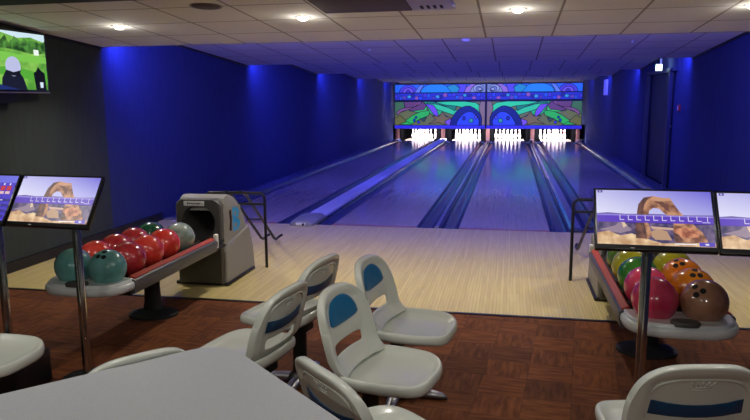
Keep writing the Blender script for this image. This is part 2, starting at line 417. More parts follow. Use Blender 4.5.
def cover(a, b, lab, m, nose):
    t = thing('return_track_cover', lab, 'return cover', ((a+b)/2, YF, 0))
    w = b-a
    bm = bmesh.new()
    prof = [(-w/2+.001, -.1), (-w/2+.001, .02), (-w/2+.03, .05), (w/2-.03, .05), (w/2-.001, .02), (w/2-.001, -.1)]
    y0 = .5 if nose else .05
    add_loft(bm, [[(x, y, z) for x, z in prof] for y in (y0, 9, gl-.9-YF)])
    obj('cover_panel', bm, m, t, smooth=True, auto=30)
    if nose:
        bm = bmesh.new()
        loops = []
        for y, sc, h in ((-.13, .78, .035), (-.12, .84, .06), (.0, .95, .075), (.25, 1.0, .085), (.45, 1.0, .075), (.52, .98, .055)):
            loops.append([(x*sc*1.35 if abs(x) else 0, y, z if z < 0 else z*h/.05) for x, z in [(-w/2, .001), (-w/2, .025), (-w/2+.05, .05), (w/2-.05, .05), (w/2, .025), (w/2, .001)]])
        add_loft(bm, loops)
        obj('end_cap', bm, M['hoodlight'], t, smooth=True, auto=45)
        bm = bmesh.new(); add_box(bm, (.0, -.136, .026), (.13, .012, .036), None, .006)
        obj('sensor_plate', bm, M['white'], t, smooth=True, auto=40)
        bm = bmesh.new(); add_lathe(bm, [(.016, 0), (.016, .006), (0, .006)], 14)
        obj('sensor_eye', bm, M['hole'], t, loc=(.035, -.142, .026), rot=(PI/2, 0, 0))
    else:
        bm = bmesh.new(); add_box(bm, (0, .03, .0255), (w-.002, .07, .05), None, .015)
        obj('end_cap', bm, M['gutter'], t, smooth=True, auto=40)
    return t
cover(-2.74, -2.48, 'wide pale lavender ball return cover with grey nose, between the two left lanes', M['cover'], True)
cover(.735, .89, 'slim blue ball return cover between the two right lanes', M['cap'], False)

# pin decks: partitions, pins, lamps, masks
MY = YP-.42
for x, w, lab in ((-4.43, .34, 'brown partition end at far left of the pin decks, by the wall'), (-2.61, .56, 'brown partition end between first and second pin racks from left'),
                  (-.875, .42, 'brown partition end between the two middle pin racks'), (.813, .48, 'brown partition end between third and fourth pin racks from left'), (2.49, .4, 'brown partition end at far right of the pin decks, by the wall')):
    t = thing('pit_partition', lab, 'partition', (x, MY+.35, 0))
    box('side_wall', (0, .95, .2), (w, 1.6, .72), M['pit'], t)
    box('front_post', (0, .1, .1), (min(.14, w), .1, .66), M['pillar'], t, .01)
struct(box('pit_curtain_wall', ((XL+XR)/2, YE-.2, .4), (XR-XL, .06, 1.4), M['pit']))
bm = bmesh.new()
R = .3048; in_ = .0254
prof = [(0, 0), (.026, 0), (.0288, .004), (.036, .02), (.0455, .057), (.0545, .09), (.0602, .114), (.0585, .143), (.0498, .184), (.0375, .216), (.0275, .241), (.0236, .26), (.0232, .274), (.0262, .298), (.0312, .33), (.0322, .344), (.0305, .36), (.024, .373), (.012, .38), (0, .381)]
add_lathe(bm, prof, 14)
pin0 = obj('bowling_pin', bm, M['pin'], smooth=True)
bm = bmesh.new()
for z, r0 in ((.246, .0262), (.272, .0236)): add_lathe(bm, [(r0+.0006, z), (r0+.0004, z+.009)], 14)
stripe0 = obj('neck_stripe', bm, M['pinred'], pin0, smooth=True)
poss = [(0, 0, 'head pin at the front'), (-.5, 1, 'left pin of the second row'), (.5, 1, 'right pin of the second row'), (-1, 2, 'left pin of the third row'), (0, 2, 'middle pin of the third row'), (1, 2, 'right pin of the third row'),
        (-1.5, 3, 'far left of the back row'), (-.5, 3, 'inner left pin of the back row'), (.5, 3, 'inner right pin of the back row'), (1.5, 3, 'far right of the back row')]
first = True
for (a, b), w in zip(LANES, ordn):
    cx = (a+b)/2+{'leftmost': .08, 'second from left': 0, 'third from left': -.06, 'rightmost': -.08}[w]
    for dx, row, ds in poss:
        lab = f'white bowling pin, {ds} on the {lane_words[w]} lane' + ('' if w.endswith('most') else ' from left')
        loc = (cx+dx*R, YP+row*R*.866, 0)
        if first: o = pin0; o.location = loc; tag(o, lab, 'bowling pin'); o['group'] = 'bowling pins'; first = False
        else: o = dup(pin0, loc, 0, lab, 'bowling pins')
    # lamp above each rack, hidden behind the mask
    lp = thing('pin_light', f'white lamp tube behind the screen over pins of the {w} lane', 'lamp', (cx, MY+.13, .56))
    bm = bmesh.new(); add_tube(bm, [(-.5, 0, 0), (.5, 0, 0)], .015, 10)
    obj('tube', bm, mat('pin_lamp_glow', (.8, .8, .8), emis=(1, .93, 1), estr=10), lp, smooth=True)
    box('reflector', (0, -.045, .02), (1.06, .01, .09), M['silver'], lp)
    box('bracket', (0, -.039, .05), (.3, .044, .02), M['silver'], lp)
    L = bpy.data.lights.new('pin_lamp', 'AREA'); L.shape = 'RECTANGLE'; L.size = 1.0; L.size_y = .12; L.energy = 200; L.color = (1, .93, 1); L.spread = math.radians(150)
    lo = bpy.data.objects.new('pin_lamp', L); C.objects.link(lo); lo.location = (cx, MY+.16, .53)
    lo.rotation_euler = (math.radians(48), 0, 0)

# masking units: stained-glass style panels
LEAD = mat('mask_outline', hexc(6, 8, 22), .5)
def spiral(cx, cy, r0, r1, t0, t1, n=26, sx=1):
    return [(cx+sx*(r0+(r1-r0)*i/n)*cos(t0+(t1-t0)*i/n), cy+(r0+(r1-r0)*i/n)*sin(t0+(t1-t0)*i/n)*3.2) for i in range(n+1)]
def band(center, w0, w1):
    """closed strip around an open polyline (panel units, u scaled by aspect)"""
    A, B = [], []
    n = len(center)
    for i, (u, v) in enumerate(center):
        p, q = center[max(0, i-1)], center[min(n-1, i+1)]
        du, dv = (q[0]-p[0])*4.2, q[1]-p[1]; l = math.hypot(du, dv) or 1
        w = w0+(w1-w0)*i/(n-1)
        A.append((u-dv/l*w/4.2, v+du/l*w)); B.append((u+dv/l*w/4.2, v-du/l*w))
    return A+B[::-1]
def bez(p0, p1, p2, p3, n=16):
    o = []
    for i in range(n+1):
        t = i/n; s = 1-t
        o.append(tuple(s**3*a+3*s*s*t*b+3*s*t*t*c+t**3*d for a, b, c, d in zip(p0, p1, p2, p3)))
    return o
lower = [
    ([(0, 0), (1, 0), (1, 1), (0, 1)], (96, 104, 60)),
    ([(0, .45), (.12, .62), (.1, 1), (0, 1)], (60, 104, 66)),
    ([(0, 0), (.0, .3), (.06, .42), (.13, .2), (.17, 0)], (98, 100, 44)),
    ([(.12, .2), (.2, .42), (.3, .6), (.4, .62), (.38, .42), (.26, .22), (.17, .02)], (44, 170, 76)),
    ([(.16, .62), (.26, .86), (.36, .8), (.36, .62), (.25, .55)], (60, 196, 84)),
    ([(.1, 1), (.12, .72), (.2, .6), (.33, .66), (.36, .86), (.3, 1)], (94, 62, 104)),
    (bez((.02, .55), (.1, .9), (.2, .6), (.3, .95), 14)+[(.3, 1), (.26, 1)]+bez((.26, .9), (.16, .55), (.1, .74), (.03, .42), 14), (120, 78, 124)),
    ([(.33, 1), (.4, .5), (.47, .36), (.56, .6), (.6, .86), (.5, 1)], (36, 170, 96)),
    (band(bez((.36, .96), (.5, .72), (.58, .66), (.7, .5)), .1, .12), (48, 190, 140)),
    (band(bez((.36, 1.0), (.56, .98), (.6, .84), (.68, .7)), .08, .1), (26, 120, 96)),
    ([(.44, .98), (.6, 1.0), (.78, 1), (.9, .94), (.98, .7), (1, .5), (.93, .4), (.84, .66), (.7, .8), (.56, .86)], (44, 196, 140)),
    ([(.95, 1), (1, 1), (1, .0), (.965, 0), (.955, .4), (.93, .7)], (122, 104, 108)),
    (bez((.34, .9), (.4, .7), (.4, .6), (.45, .42), 8)+bez((.48, .36), (.5, .5), (.47, .7), (.43, .86), 8), (104, 74, 220)),
    ([(.5, .28), (.56, .44), (.6, .36), (.68, .05), (.6, .0)], (112, 80, 214)),
    ([(.38, .06), (.46, .24), (.42, .4), (.5, .38), (.53, .58), (.57, .38), (.64, .3), (.57, .2), (.56, .02), (.49, .12)], (110, 96, 58)),
    ([(.62, .0)]+bez((.62, .1), (.66, .6), (.75, .86), (.84, .8), 12)+bez((.88, .72), (.98, .5), (.97, .2), (.96, 0), 10), (18, 34, 118)),
    ([(.69, .0)]+bez((.69, .1), (.74, .5), (.8, .62), (.86, .56), 10)+bez((.88, .5), (.95, .3), (.94, .1), (.93, 0), 8), (44, 70, 226)),
    (arc(.85, .2, .022, 0, 360, 12, .09), (50, 150, 150)), (arc(.77, .3, .016, 0, 360, 12, .08), (30, 40, 160)), (arc(.9, .34, .014, 0, 360, 12, .07), (90, 80, 230)),
    (arc(.22, .22, .014, 0, 360, 12, .06), (30, 54, 200)), (arc(.27, .14, .016, 0, 360, 12, .06), (36, 60, 210)), (arc(.24, .34, .012, 0, 360, 12, .05), (30, 54, 180)),
    ([(.05, .04), (.14, .16), (.2, .02)], (44, 170, 76)), ([(.28, .28), (.36, .34), (.33, .14)], (46, 70, 60)),
]
upper_top = [
    ([(0, 0), (1, 0), (1, 1), (0, 1)], (32, 104, 230)),
    (arc(.15, 0, .1, 180, 0, 14, .95), (70, 60, 205)), (arc(.15, .0, .062, 180, 0, 14, .62), (110, 84, 214)), (arc(.15, .05, .025, 0, 360, 14, .3), (60, 50, 180)),
    ([(.22, 0), (.28, .95), (.33, 1), (.29, .3), (.28, 0)], (96, 128, 220)),
    ([(.29, 0)]+arc(.46, 0, .17, 180, 0, 18, 1.1)+[(.63, 0)], (28, 134, 240)),
    ([(.63, 0), (.58, .7), (.66, 1), (.72, .5), (.7, 0)], (26, 146, 190)),
    ([(.7, 0), (.72, .6), (.69, 1), (.8, 1), (.78, .3), (.77, 0)], (84, 74, 226)),
    ([(.77, 0), (.79, .6), (.84, 1), (.9, 1), (.85, .5), (.83, 0)], (148, 110, 200)),
    ([(.83, 0), (.855, .6), (.9, .95), (1, 1), (1, 0)], (126, 150, 190)),
    (arc(.925, .48, .058, 0, 360, 22, .46), (150, 168, 206)), (arc(.932, .42, .038, 0, 360, 18, .3), (104, 124, 190)), (arc(.938, .38, .02, 0, 360, 14, .17), (158, 172, 210)),
]
upper_bot = [([(0, 0), (1, 0), (1, 1), (0, 1)], (40, 54, 200))]
rb = random.Random(3)
for k in range(22):
    u = .02+k*.045; upper_bot.append((arc(u+rb.uniform(-.01, .01), rb.uniform(.25, .75), rb.uniform(.012, .03), 0, 360, 9, rb.uniform(.2, .34)),
        [(70, 60, 214), (30, 96, 232), (90, 70, 190), (60, 170, 220), (28, 40, 150), (150, 90, 180), (40, 70, 235)][k % 7]))
XC = -.95
for side in (-1, 1):
    w = 3.5; cx = XC+side*(w/2+.02); s = 'left' if side < 0 else 'right'
    t = thing('masking_unit', f'{s} half of the stained-glass patterned screen hanging over the pins', 'screen panel', (cx, MY, 0))
    box('backing', (0, .05, .99), (w, .04, 1.06), M['screenoff'], t)
    art('artwork', w-.02, .91, lower, 1.0, t, (0, .024, 1.035), lead=.022, leadmat=LEAD, mirror=side > 0)
    box('bottom_band', (0, .02, .515), (w, .06, .12), mat('mask_band', hexc(70, 64, 190), .35, emis=hexc(66, 62, 230), estr=.45), t, .01)
    t = thing('frieze_panel', f'{s} half of the blue arched frieze above the patterned screen', 'screen panel', (cx, MY+.02, 0))
    box('backing', (0, .05, 1.84), (w, .04, .64), M['screenoff'], t)
    art('arch_row', w-.02, .31, upper_top, .85, t, (0, .024, 1.985), lead=.02, leadmat=LEAD, mirror=side > 0)
    art('flower_row', w-.02, .26, upper_bot, .75, t, (0, .024, 1.68), lead=.012, leadmat=LEAD, mirror=side > 0)
o = struct(box('trim_6', (XC, MY-.005, 1.32), (.05, .06, 1.7), M['black']))
struct(box('trim_7', (XC, MY-.003, 1.52), (7.06, .03, .05), M['black']))
for sx, x in ((-1, (XL-4.47)/2), (1, (XR+2.57)/2)):
    pass

# ------------------------------------------------------------------ blue cove lamps behind the ceiling edges
BLUE = mat('blue_tube', (.05, .05, .3), emis=(.08, .08, 1), estr=26)
names = ['nearest', 'second', 'third', 'fourth', 'farthest']
for i, y in enumerate(EDGES):
    t = thing('blue_cove_light', f'blue lamp tubes hidden above the {names[i]} ceiling step', 'lamp', ((XL+XR)/2, y+.12, 2.36))
    for k in range(4):
        bm = bmesh.new(); xx = -2.7+k*1.8
        add_tube(bm, [(xx-.86, 0, 0), (xx+.86, 0, 0)], .016, 8)
        obj('tube', bm, BLUE, t, smooth=True)
    box('batten', (0, -.05, .03), (XR-XL-.1, .04, .05), M['white'], t)
    L = bpy.data.lights.new('cove', 'AREA'); L.shape = 'RECTANGLE'; L.size = XR-XL-.16; L.size_y = .1; L.energy = [132, 112, 100, 90, 50][i]; L.color = (.1, .105, 1)
    lo = bpy.data.objects.new('cove', L); C.objects.link(lo); lo.location = ((XL+XR)/2, y+.15, 2.33); lo.rotation_euler = (math.radians(72), 0, 0)
    for x in (XL+.3, XR-.2):
        L = bpy.data.lights.new('cove_end', 'AREA'); L.size = .12; L.energy = 7.5 if x < 0 else 6; L.color = (.05, .08, 1)
        lo = bpy.data.objects.new('cove_end', L); C.objects.link(lo); lo.location = (x, y+.12, 2.27); lo.rotation_euler = (math.radians(72), 0, math.radians(20 if x < 0 else -20))

# ------------------------------------------------------------------ warm downlights
GLOW = mat('downlight_glow', (.9, .9, .8), emis=(1, .9, .72), estr=14)
def ceilz(y): return H1 if y < 2.7 else ZE+SL*(EDGES[0]-y)
DL = [(-3.617, 5.88, 'round ceiling downlight above the left wall corner, leftmost of the row'), (-1.775, 5.72, 'round ceiling downlight second from the left in the front row'),
      (.031, 5.67, 'round ceiling downlight right of the air conditioner'), (1.8, 5.8, 'round ceiling downlight at the right end of the row'),
      (-3.6, 2.2, 'unseen fill downlight behind, above the left tables'), (-1.75, 2.2, 'unseen fill downlight above the grey table'), (.1, 2.2, 'unseen fill downlight above the middle seats'), (1.8, 2.2, 'unseen fill downlight above the right seats'),  # out-of-view row over the seats, added as foreground fill
      (-1.75, -1.2, 'unseen fill downlight at the back of the room, left'), (.6, -1.2, 'unseen fill downlight at the back of the room, right')]  # unseen pair behind the camera, added for fill light
for i, (x, y, lab) in enumerate(DL):
    t = thing('downlight', lab, 'ceiling light', (x, y, ceilz(y)), 0, 'recessed downlights')
    if y > 2.7: t.rotation_euler = (-math.atan(SL), 0, 0)
    bm = bmesh.new(); add_lathe(bm, [(.05, -.001), (.068, -.006), (.07, -.001)], 28); obj('rim', bm, M['white'], t, smooth=True)
    bm = bmesh.new(); add_lathe(bm, [(0, -.03), (.022, -.028), (.04, -.018), (.05, -.002)], 28); obj('lens', bm, GLOW, t, smooth=True)
    L = bpy.data.lights.new('down', 'SPOT'); L.energy = [104, 104, 104, 96, 52, 42, 42, 42, 88, 88][i]; L.color = (1, .94, .8) if y > 3 else (1, .97, .9); L.spot_size = math.radians(130 if y > 3 else 172); L.spot_blend = .8 if y > 3 else .25; L.shadow_soft_size = .07
    lo = bpy.data.objects.new('down', L); C.objects.link(lo); lo.location = (x, y, ceilz(y)-.03)
    L = bpy.data.lights.new('down_spill', 'POINT'); L.energy = 1.6; L.color = (1, .94, .82); L.shadow_soft_size = .04
    lo = bpy.data.objects.new('down_spill', L); C.objects.link(lo); lo.location = (x, y, ceilz(y)-.09)

# ceiling fittings
t = thing('ceiling_speaker', 'round brown speaker grille set in the ceiling between two downlights', 'speaker', (-2.395, 5.145, ceilz(5.145))); t.rotation_euler = (-math.atan(SL), 0, 0)
bm = bmesh.new(); add_lathe(bm, [(.11, -.0), (.125, -.006), (.13, 0)], 28); obj('rim', bm, M['tedge'], t, smooth=True)
bm = bmesh.new(); add_lathe(bm, [(0, -.008), (.11, -.004), (.112, 0)], 28); obj('grille', bm, mat('grille_brown', hexc(84, 70, 62), .8), t, smooth=True)
t = thing('air_conditioner', 'ceiling cassette air conditioner with dark grille and pale frame', 'air conditioner', (-.98, 5.12, ceilz(5.3)+.01)); t.rotation_euler = (-math.atan(SL), 0, 0)
bm = bmesh.new(); add_box(bm, (.37, 0, -.012), (.34, .6, .045), None, .01); obj('frame', bm, mat('ac_frame', hexc(176, 168, 176), .35), t, smooth=True, auto=40)
bm = bmesh.new(); add_box(bm, (-.16, 0, -.012), (.71, .62, .04), None, .006); obj('grille', bm, mat('ac_grille', hexc(84, 72, 68), .7), t, smooth=True, auto=40)
for k in range(4):
    box('louvre', (.29+k*.05, .16, -.036), (.022, .1, .008), M['dark'], t)
box('trim_strip', (.535, .05, -.03), (.02, .2, .02), M['chrome'], t, .004)
for x, y, lab, e in ((-.602, 9.02, 'small round white smoke detector on the blue-lit ceiling', 1), (-2.06, 9.85, 'tiny ceiling sensor on the left of the blue-lit ceiling', 0), (1.55, 9.6, 'tiny ceiling sensor on the right of the blue-lit ceiling', 0)):
    t = thing('smoke_detector', lab, 'detector', (x, y, H1-SL*(y-EDGES[0]))); t.rotation_euler = (-math.atan(SL), 0, 0)
    s = 1 if e else .45
    bm = bmesh.new(); add_lathe(bm, [(.06*s, 0), (.06*s, -.015*s), (.05*s, -.02*s)], 20); obj('base', bm, M['white'], t, smooth=True, auto=40)
    bm = bmesh.new(); add_lathe(bm, [(.05*s, -.02*s), (.045*s, -.04*s), (.02*s, -.05*s), (0, -.05*s)], 20); obj('dome', bm, M['white'], t, smooth=True, auto=40)

# wall things on the right
t = thing('exit_sign', 'lit green and white running man exit sign above the dark door', 'exit sign', (XR-.16, 13.2, 2.13))
box('housing', (0, 0, 0), (.11, .05, .12), M['white'], t, .008)
man = [([(0, 0), (1, 0), (1, 1), (0, 1)], (226, 250, 236)), ([(.04, .08), (.5, .08), (.5, .92), (.04, .92)], (40, 190, 110)),
       (arc(.28, .76, .05, 0, 360, 12, .09), (240, 255, 245)), ([(.2, .34), (.27, .66), (.36, .6), (.42, .46), (.36, .5), (.33, .34), (.42, .16), (.35, .14), (.28, .34), (.2, .14), (.12, .2)], (240, 255, 245)),
       ([(.6, .45), (.78, .45), (.78, .62), (.94, .4), (.78, .18), (.78, .34), (.6, .34)], (40, 190, 110))]
art('sign_face', .1, .11, man, 4, t, (0, -.0262, 0))
box('bracket', (.03, 0, .1), (.03, .03, .12), M['silver'], t)
L = bpy.data.lights.new('exit', 'AREA'); L.size = .2; L.energy = 1.6; L.color = (.7, 1, .9)
lo = bpy.data.objects.new('exit', L); C.objects.link(lo); lo.location = (XR-.3, 13.1, 2.14); lo.rotation_euler = (math.radians(100), 0, math.radians(-60))
t = thing('fire_alarm', 'small red fire alarm call point on the right wall by the door', 'fire alarm', (XR-.014, 12.14, 1.42))
box('case', (0, 0, 0), (.04, .1, .1), M['alarm'], t, .008)
box('glass', (-.021, 0, 0), (.004, .055, .055), M['white'], t)
o = box('wall_notice', (XR-.008, 21.4, 1.9), (.012, .85, .46), mat('notice_paper', hexc(225, 225, 235), .6)); tag(o, 'pale notice panel high on the far right wall', 'notice')

# ------------------------------------------------------------------ television on the left wall
t = thing('television', 'wall-mounted television showing a golf course, on dark left wall', 'television', (XL+.13, 5.48, 1.965), -PI/2*-1)
TVW, TVH = 1.02, .575
box('housing', (0, 0.022, 0), (TVW, .04, TVH), M['screenoff'], t, .006)
G = [([(0, 0), (1, 0), (1, 1), (0, 1)], GRASS), ([(0, .62), (0, 1), (1, 1), (1, .86), (.8, .93), (.62, .9), (.4, .97)], (206, 230, 240)),
     ([(0, .72), (0, .9)]+[(i/24, .86+.05*sin(i*1.9)+.03*sin(i*4.1)) for i in range(25)]+[(1, .66), (.8, .64), (.5, .7), (.2, .7)], TREES),
     ([(.5, .7), (.52, .84), (.6, .9), (.7, .82), (.8, .88), (.93, .84), (1, .76), (1, .66), (.8, .66)], TREES),
     ([(0, .55), (.3, .66), (.6, .62), (1, .6), (1, .48), (.5, .5), (0, .44)], (122, 196, 76)), ([(.1, .3), (.5, .42), (.9, .3), (1, .36), (1, .1), (.6, .22)], (84, 168, 50)),
     ([(.83, .62), (.9, .62), (.9, .72), (.83, .72)], (236, 246, 236)),
     ([(.36, 0), (.38, .2), (.43, .32), (.6, .32), (.66, .2), (.7, 0)], (20, 24, 40)), (arc(.53, .4, .1, 0, 360, 20, .17), (186, 190, 226)), ([(.43, .34), (.46, .24), (.6, .24), (.63, .34), (.53, .3)], (14, 16, 26)),
     ([(.82, .0), (.8, .3), (.84, .34), (.87, .42), (.9, .36), (.96, .3), (.97, 0)], (8, 10, 14)), ([(.885, .04), (.925, .04), (.93, .14), (.88, .14)], (210, 226, 236)),
     ([(0, 0), (0, .14), (.3, .1), (.6, 0)], (30, 44, 110))]
art('screen', TVW-.04, TVH-.05, G, 1.0, t, (0, .001, .006))
box('bottom_trim', (0, -.001, -.282), (TVW, .006, .012), M['silver'], t)
box('wall_bracket', (-.2, .079, -.1), (.6, .1, .56), M['black'], t)
L = None

# ------------------------------------------------------------------ chairs
def make_chair(label, loc, rz):
    t = thing('swivel_chair', label, 'chair', loc, rz, 'moulded grey swivel chairs')
    SZ = .43
    # seat
    n = 56
    rings = [(1.0, -.03, 1), (1.0, -.012, 1), (.985, 0, 1), (.955, .005, 1), (.915, .001, 1), (.87, -.012, 1), (.78, -.024, 1), (.62, -.032, 1), (.4, -.036, 1), (.2, -.037, 1)]
    bm = bmesh.new(); loops = []
    def pt(r, z, x0=-.005):
        out = []
        for k in range(n):
            a = 2*PI*k/n; x, y = cos(a), sin(a); p = 3.6
            px = .215*math.copysign(abs(x)**(2/p), x); py = .228*math.copysign(abs(y)**(2/p), y)
            fx = r*px; fy = r*py*(1-.06*max(0, px)/.215)
            zz = z-.018*max(0, (fx-.1)/.1)**2-.006*(r*y)**2*0+.02*max(0, (-fx-.12)/.1)**2
            out.append((fx+x0, fy, SZ+zz))
        return out
    loops.append(pt(.9, -.055)); loops.append(pt(.985, -.042))
    for r, z, _ in rings: loops.append(pt(r, z))
    loops.append(pt(.06, -.037))
    add_loft(bm, loops)
    obj('seat', bm, M['seat'], t, smooth=True, auto=60)
    # backrest
    HB = .345
    def bs(u, h, d=0):
        """surface point of the back: u -1..1 across, h height above the seat, d = depth offset (front +)"""
        f = max(0, min(1, h/HB))
        w = .208+.014*sin(PI*min(1, f*1.15))
        x = -.2-.055*f-.03*f*f+.04*(u*u)*(1-.35*f)+.05*max(0, 1-h/.07)**2
        return Vector((x+d, u*w, SZ-.012+h))
    NU, NV = 20, 22
    bm = bmesh.new()
    F, Bk = {}, {}
    def hv(v, u):
        top = HB*(1-.5*(1-max(0, 1-abs(u)**3.1)**(1/3.1)))
        return v*(HB*(1-v**2)+top*v**2)
    for i in range(NU+1):
        for j in range(NV+1):
            u = sin(PI/2*(-1+2*i/NU)); v = j/NV
            uu = u*(1-.05*v*v)
            h = hv(v, u)
            inner = max(0, min(1, (.8-abs(u))/.1))*max(0, min(1, (v-.04)/.06))*max(0, min(1, (.9-v)/.07))
            rib = .004*(cos((v-.46)*2*PI/.06)*.5+.5) if .4 < v < .52 and abs(u) < .62 else 0
            F[i, j] = bm.verts.new(bs(uu, h, .014-.012*inner+rib)); Bk[i, j] = bm.verts.new(bs(uu, h, -.024+.015*inner))
    H = lambda i, j: (abs(sin(PI/2*(-1+2*(i+.5)/NU))) < .62 and .17 < (j+.5)/NV < .34)
    for i in range(NU):
        for j in range(NV):
            if H(i, j): continue
            bm.faces.new((F[i, j], F[i+1, j], F[i+1, j+1], F[i, j+1])); bm.faces.new((Bk[i, j], Bk[i, j+1], Bk[i+1, j+1], Bk[i+1, j]))
    for i in range(NU+1):
        for j in range(NV+1):
            for di, dj in ((1, 0), (0, 1)):
                i2, j2 = i+di, j+dj
                if i2 > NU or j2 > NV: continue
                if di: fs = [(i, j-1), (i, j)]
                else: fs = [(i-1, j), (i, j)]
                ex = [0 <= a < NU and 0 <= b < NV and not H(a, b) for a, b in fs]
                if ex[0] != ex[1]:
                    bm.faces.new((F[i, j], F[i2, j2], Bk[i2, j2], Bk[i, j]))
    obj('backrest', bm, M['seat'], t, smooth=True, sub=1)
    # front pad (half-oval, flat foot)
    def patch(outl, d, th):
        bm = bmesh.new(); cu = sum(p[0] for p in outl)/len(outl); ch = sum(p[1] for p in outl)/len(outl)
        loops = []
        for s, e in ((1, 0), (1, th*.6), (.96, th), (.7, th*1.15), (.35, th*1.2), (.05, th*1.2)):
            loops.append([bs(cu+(u-cu)*s, ch+(h-ch)*s, d+e) for u, h in outl])
        add_loft(bm, loops); return bm
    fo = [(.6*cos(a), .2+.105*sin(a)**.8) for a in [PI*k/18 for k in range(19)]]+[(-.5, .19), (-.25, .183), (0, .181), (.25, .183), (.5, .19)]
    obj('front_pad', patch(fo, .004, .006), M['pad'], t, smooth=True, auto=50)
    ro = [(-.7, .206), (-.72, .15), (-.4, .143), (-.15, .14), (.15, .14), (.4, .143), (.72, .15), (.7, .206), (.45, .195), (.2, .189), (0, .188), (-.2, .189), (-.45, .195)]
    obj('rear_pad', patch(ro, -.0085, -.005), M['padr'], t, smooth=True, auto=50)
    # raised crest on rear of the back
    bm = bmesh.new()
    for a in (-.2, -.1, 0, .1, .2):
        add_tube(bm, [bs(a*.6, .262, -.009), bs(a, .279+.004*(abs(a) < .15), -.01)], .003, 6)
    add_tube(bm, [bs(-.14,   .257, -.009), bs(0, .256, -.009), bs(.14,   .257, -.009)], .003, 6)
    add_tube(bm, [bs(-.13, .247, -.009), bs(0, .246, -.009), bs(.13, .247, -.009)], .002, 6)
    obj('embossed_crest', bm, M['seat'], t, smooth=True)
    # bead added to give the rear recess its edge highlight
    path = [(-.74, .135), (-.74, .18)]+[(.74*math.copysign(abs(cos(q))**.7, -cos(q)), .2+.09*sin(q)**.7) for q in [PI*k/16 for k in range(17)]]+[(.74, .18), (.74, .135)]
    bm = bmesh.new(); add_tube(bm, [bs(u, h, -.0105) for u, h in path], .0055, 8); obj('rear_bead', bm, M['seat'], t, smooth=True)
    # support
    bm = bmesh.new(); add_box(bm, (-.02, 0, SZ-.07), (.2, .24, .035), None, .008); add_box(bm, (-.1, 0, SZ-.095), (.12, .12, .04), None, .008)
    obj('swivel_plate', bm, M['dark'], t, smooth=True, auto=40)
    bm = bmesh.new(); add_lathe(bm, [(.05, .03), (.045, .08), (.04, .12), (.04, SZ-.1)], 20, (-.1, 0, 0)); obj('pedestal', bm, M['black'], t, smooth=True, auto=40)
    bm = bmesh.new(); add_lathe(bm, [(.075, .012), (.08, .03), (.06, .06), (.045, .075)], 24, (-.1, 0, 0)); obj('hub', bm, M['black'], t, smooth=True, auto=40)
    for k in range(4):
        a = math.radians(8+90*k); bm = bmesh.new()
        d_ = Vector((cos(a), sin(a), 0)); s_ = Vector((-sin(a), cos(a), 0))
        loops = []
        for r, w, h0, h1 in ((.05, .035, .012, .06), (.12, .034, .006, .056), (.2, .03, .002, .045), (.25, .022, .001, .034), (.275, .008, .001, .018)):
            loops.append([d_*r+s_*(w*cos(b))+Vector((-.1, 0, (h0+h1)/2+(h1-h0)/2*sin(b))) for b in [2*PI*q/12 for q in range(12)]])
        add_loft(bm, loops)
        obj('foot', bm, M['castm'], t, smooth=True, auto=60)
    return t
CH = [(-.5, 2.80, -13, 'grey moulded swivel chair with blue pad facing right, closest of the two fully visible'),
      (-.475, 3.40, -9, 'grey moulded swivel chair with blue pad facing right, nearest to wooden floor'),
      (-.395, 2.17, 46, 'grey moulded swivel chair turned away from right edge of the table, cut by frame bottom'),
      (-1.245, 2.91, 169, 'grey moulded swivel chair seen from behind, just beyond the table corner'),
      (-1.24, 3.50, 167, 'grey moulded swivel chair seen from behind, the farther one facing the ball return'),
      (-1.42, 2.137, 140, 'grey moulded chair with only its back rim showing over the left table edge'),
      (-2.42, 2.62, 0, 'grey moulded chair cut off at left frame edge, only its seat showing'),
      (.575, 2.47, 101, 'grey moulded chair seen from behind at bottom right, with crest on its back')]
ch0 = None
for x, y, r, lab in CH:
    if ch0 is None: ch0 = make_chair(lab, (x, y, 0), math.radians(r))
    else: dup(ch0, (x, y, 0), math.radians(r), lab)

# ------------------------------------------------------------------ table
t = thing('cafe_table', 'pale grey laminate table with rounded corner at lower left', 'table', (-.955, 1.455, 0), math.radians(48))
# local frame: corner at +x+y
hw = .5
def rrect(a, b, r, n=8):
    out = []
    for cx, cy, a0 in ((a-r, b-r, 0), (-a+r, b-r, 90), (-a+r, -b+r, 180), (a-r, -b+r, 270)):
        out += [(cx+r*cos(math.radians(a0+90*k/n)), cy+r*sin(math.radians(a0+90*k/n))) for k in range(n+1)]
    return out
o_ = rrect(hw, hw, .13)
bm = bmesh.new(); add_loft(bm, [[(x*s, y*s, z) for x, y in o_] for s, z in ((.992, .705), (1, .709), (1, .733), (.996, .738))])
obj('tabletop_edge', bm, M['tedge'], t, smooth=True, auto=40)
bm = bmesh.new(); add_loft(bm, [[(x*s, y*s, z) for x, y in o_] for s, z in ((.995, .7375), (.993, .7405))])
obj('tabletop', bm, M['table'], t, smooth=True, auto=40)
bm = bmesh.new(); add_lathe(bm, [(.05, .03), (.045, .1), (.045, .69), (.12, .705)], 24); obj('pedestal', bm, M['dark'], t, smooth=True, auto=40)
bm = bmesh.new(); add_lathe(bm, [(.24, .0), (.24, .012), (.1, .03), (.05, .05)], 32); obj('base_plate', bm, M['dark'], t, smooth=True, auto=40)
o = box('support_box', (-2.78, 3.06, .12), (.5, .3, .22), M['black'], None, .03); tag(o, 'black box-shaped floor unit behind the chair at left frame edge', 'floor box')

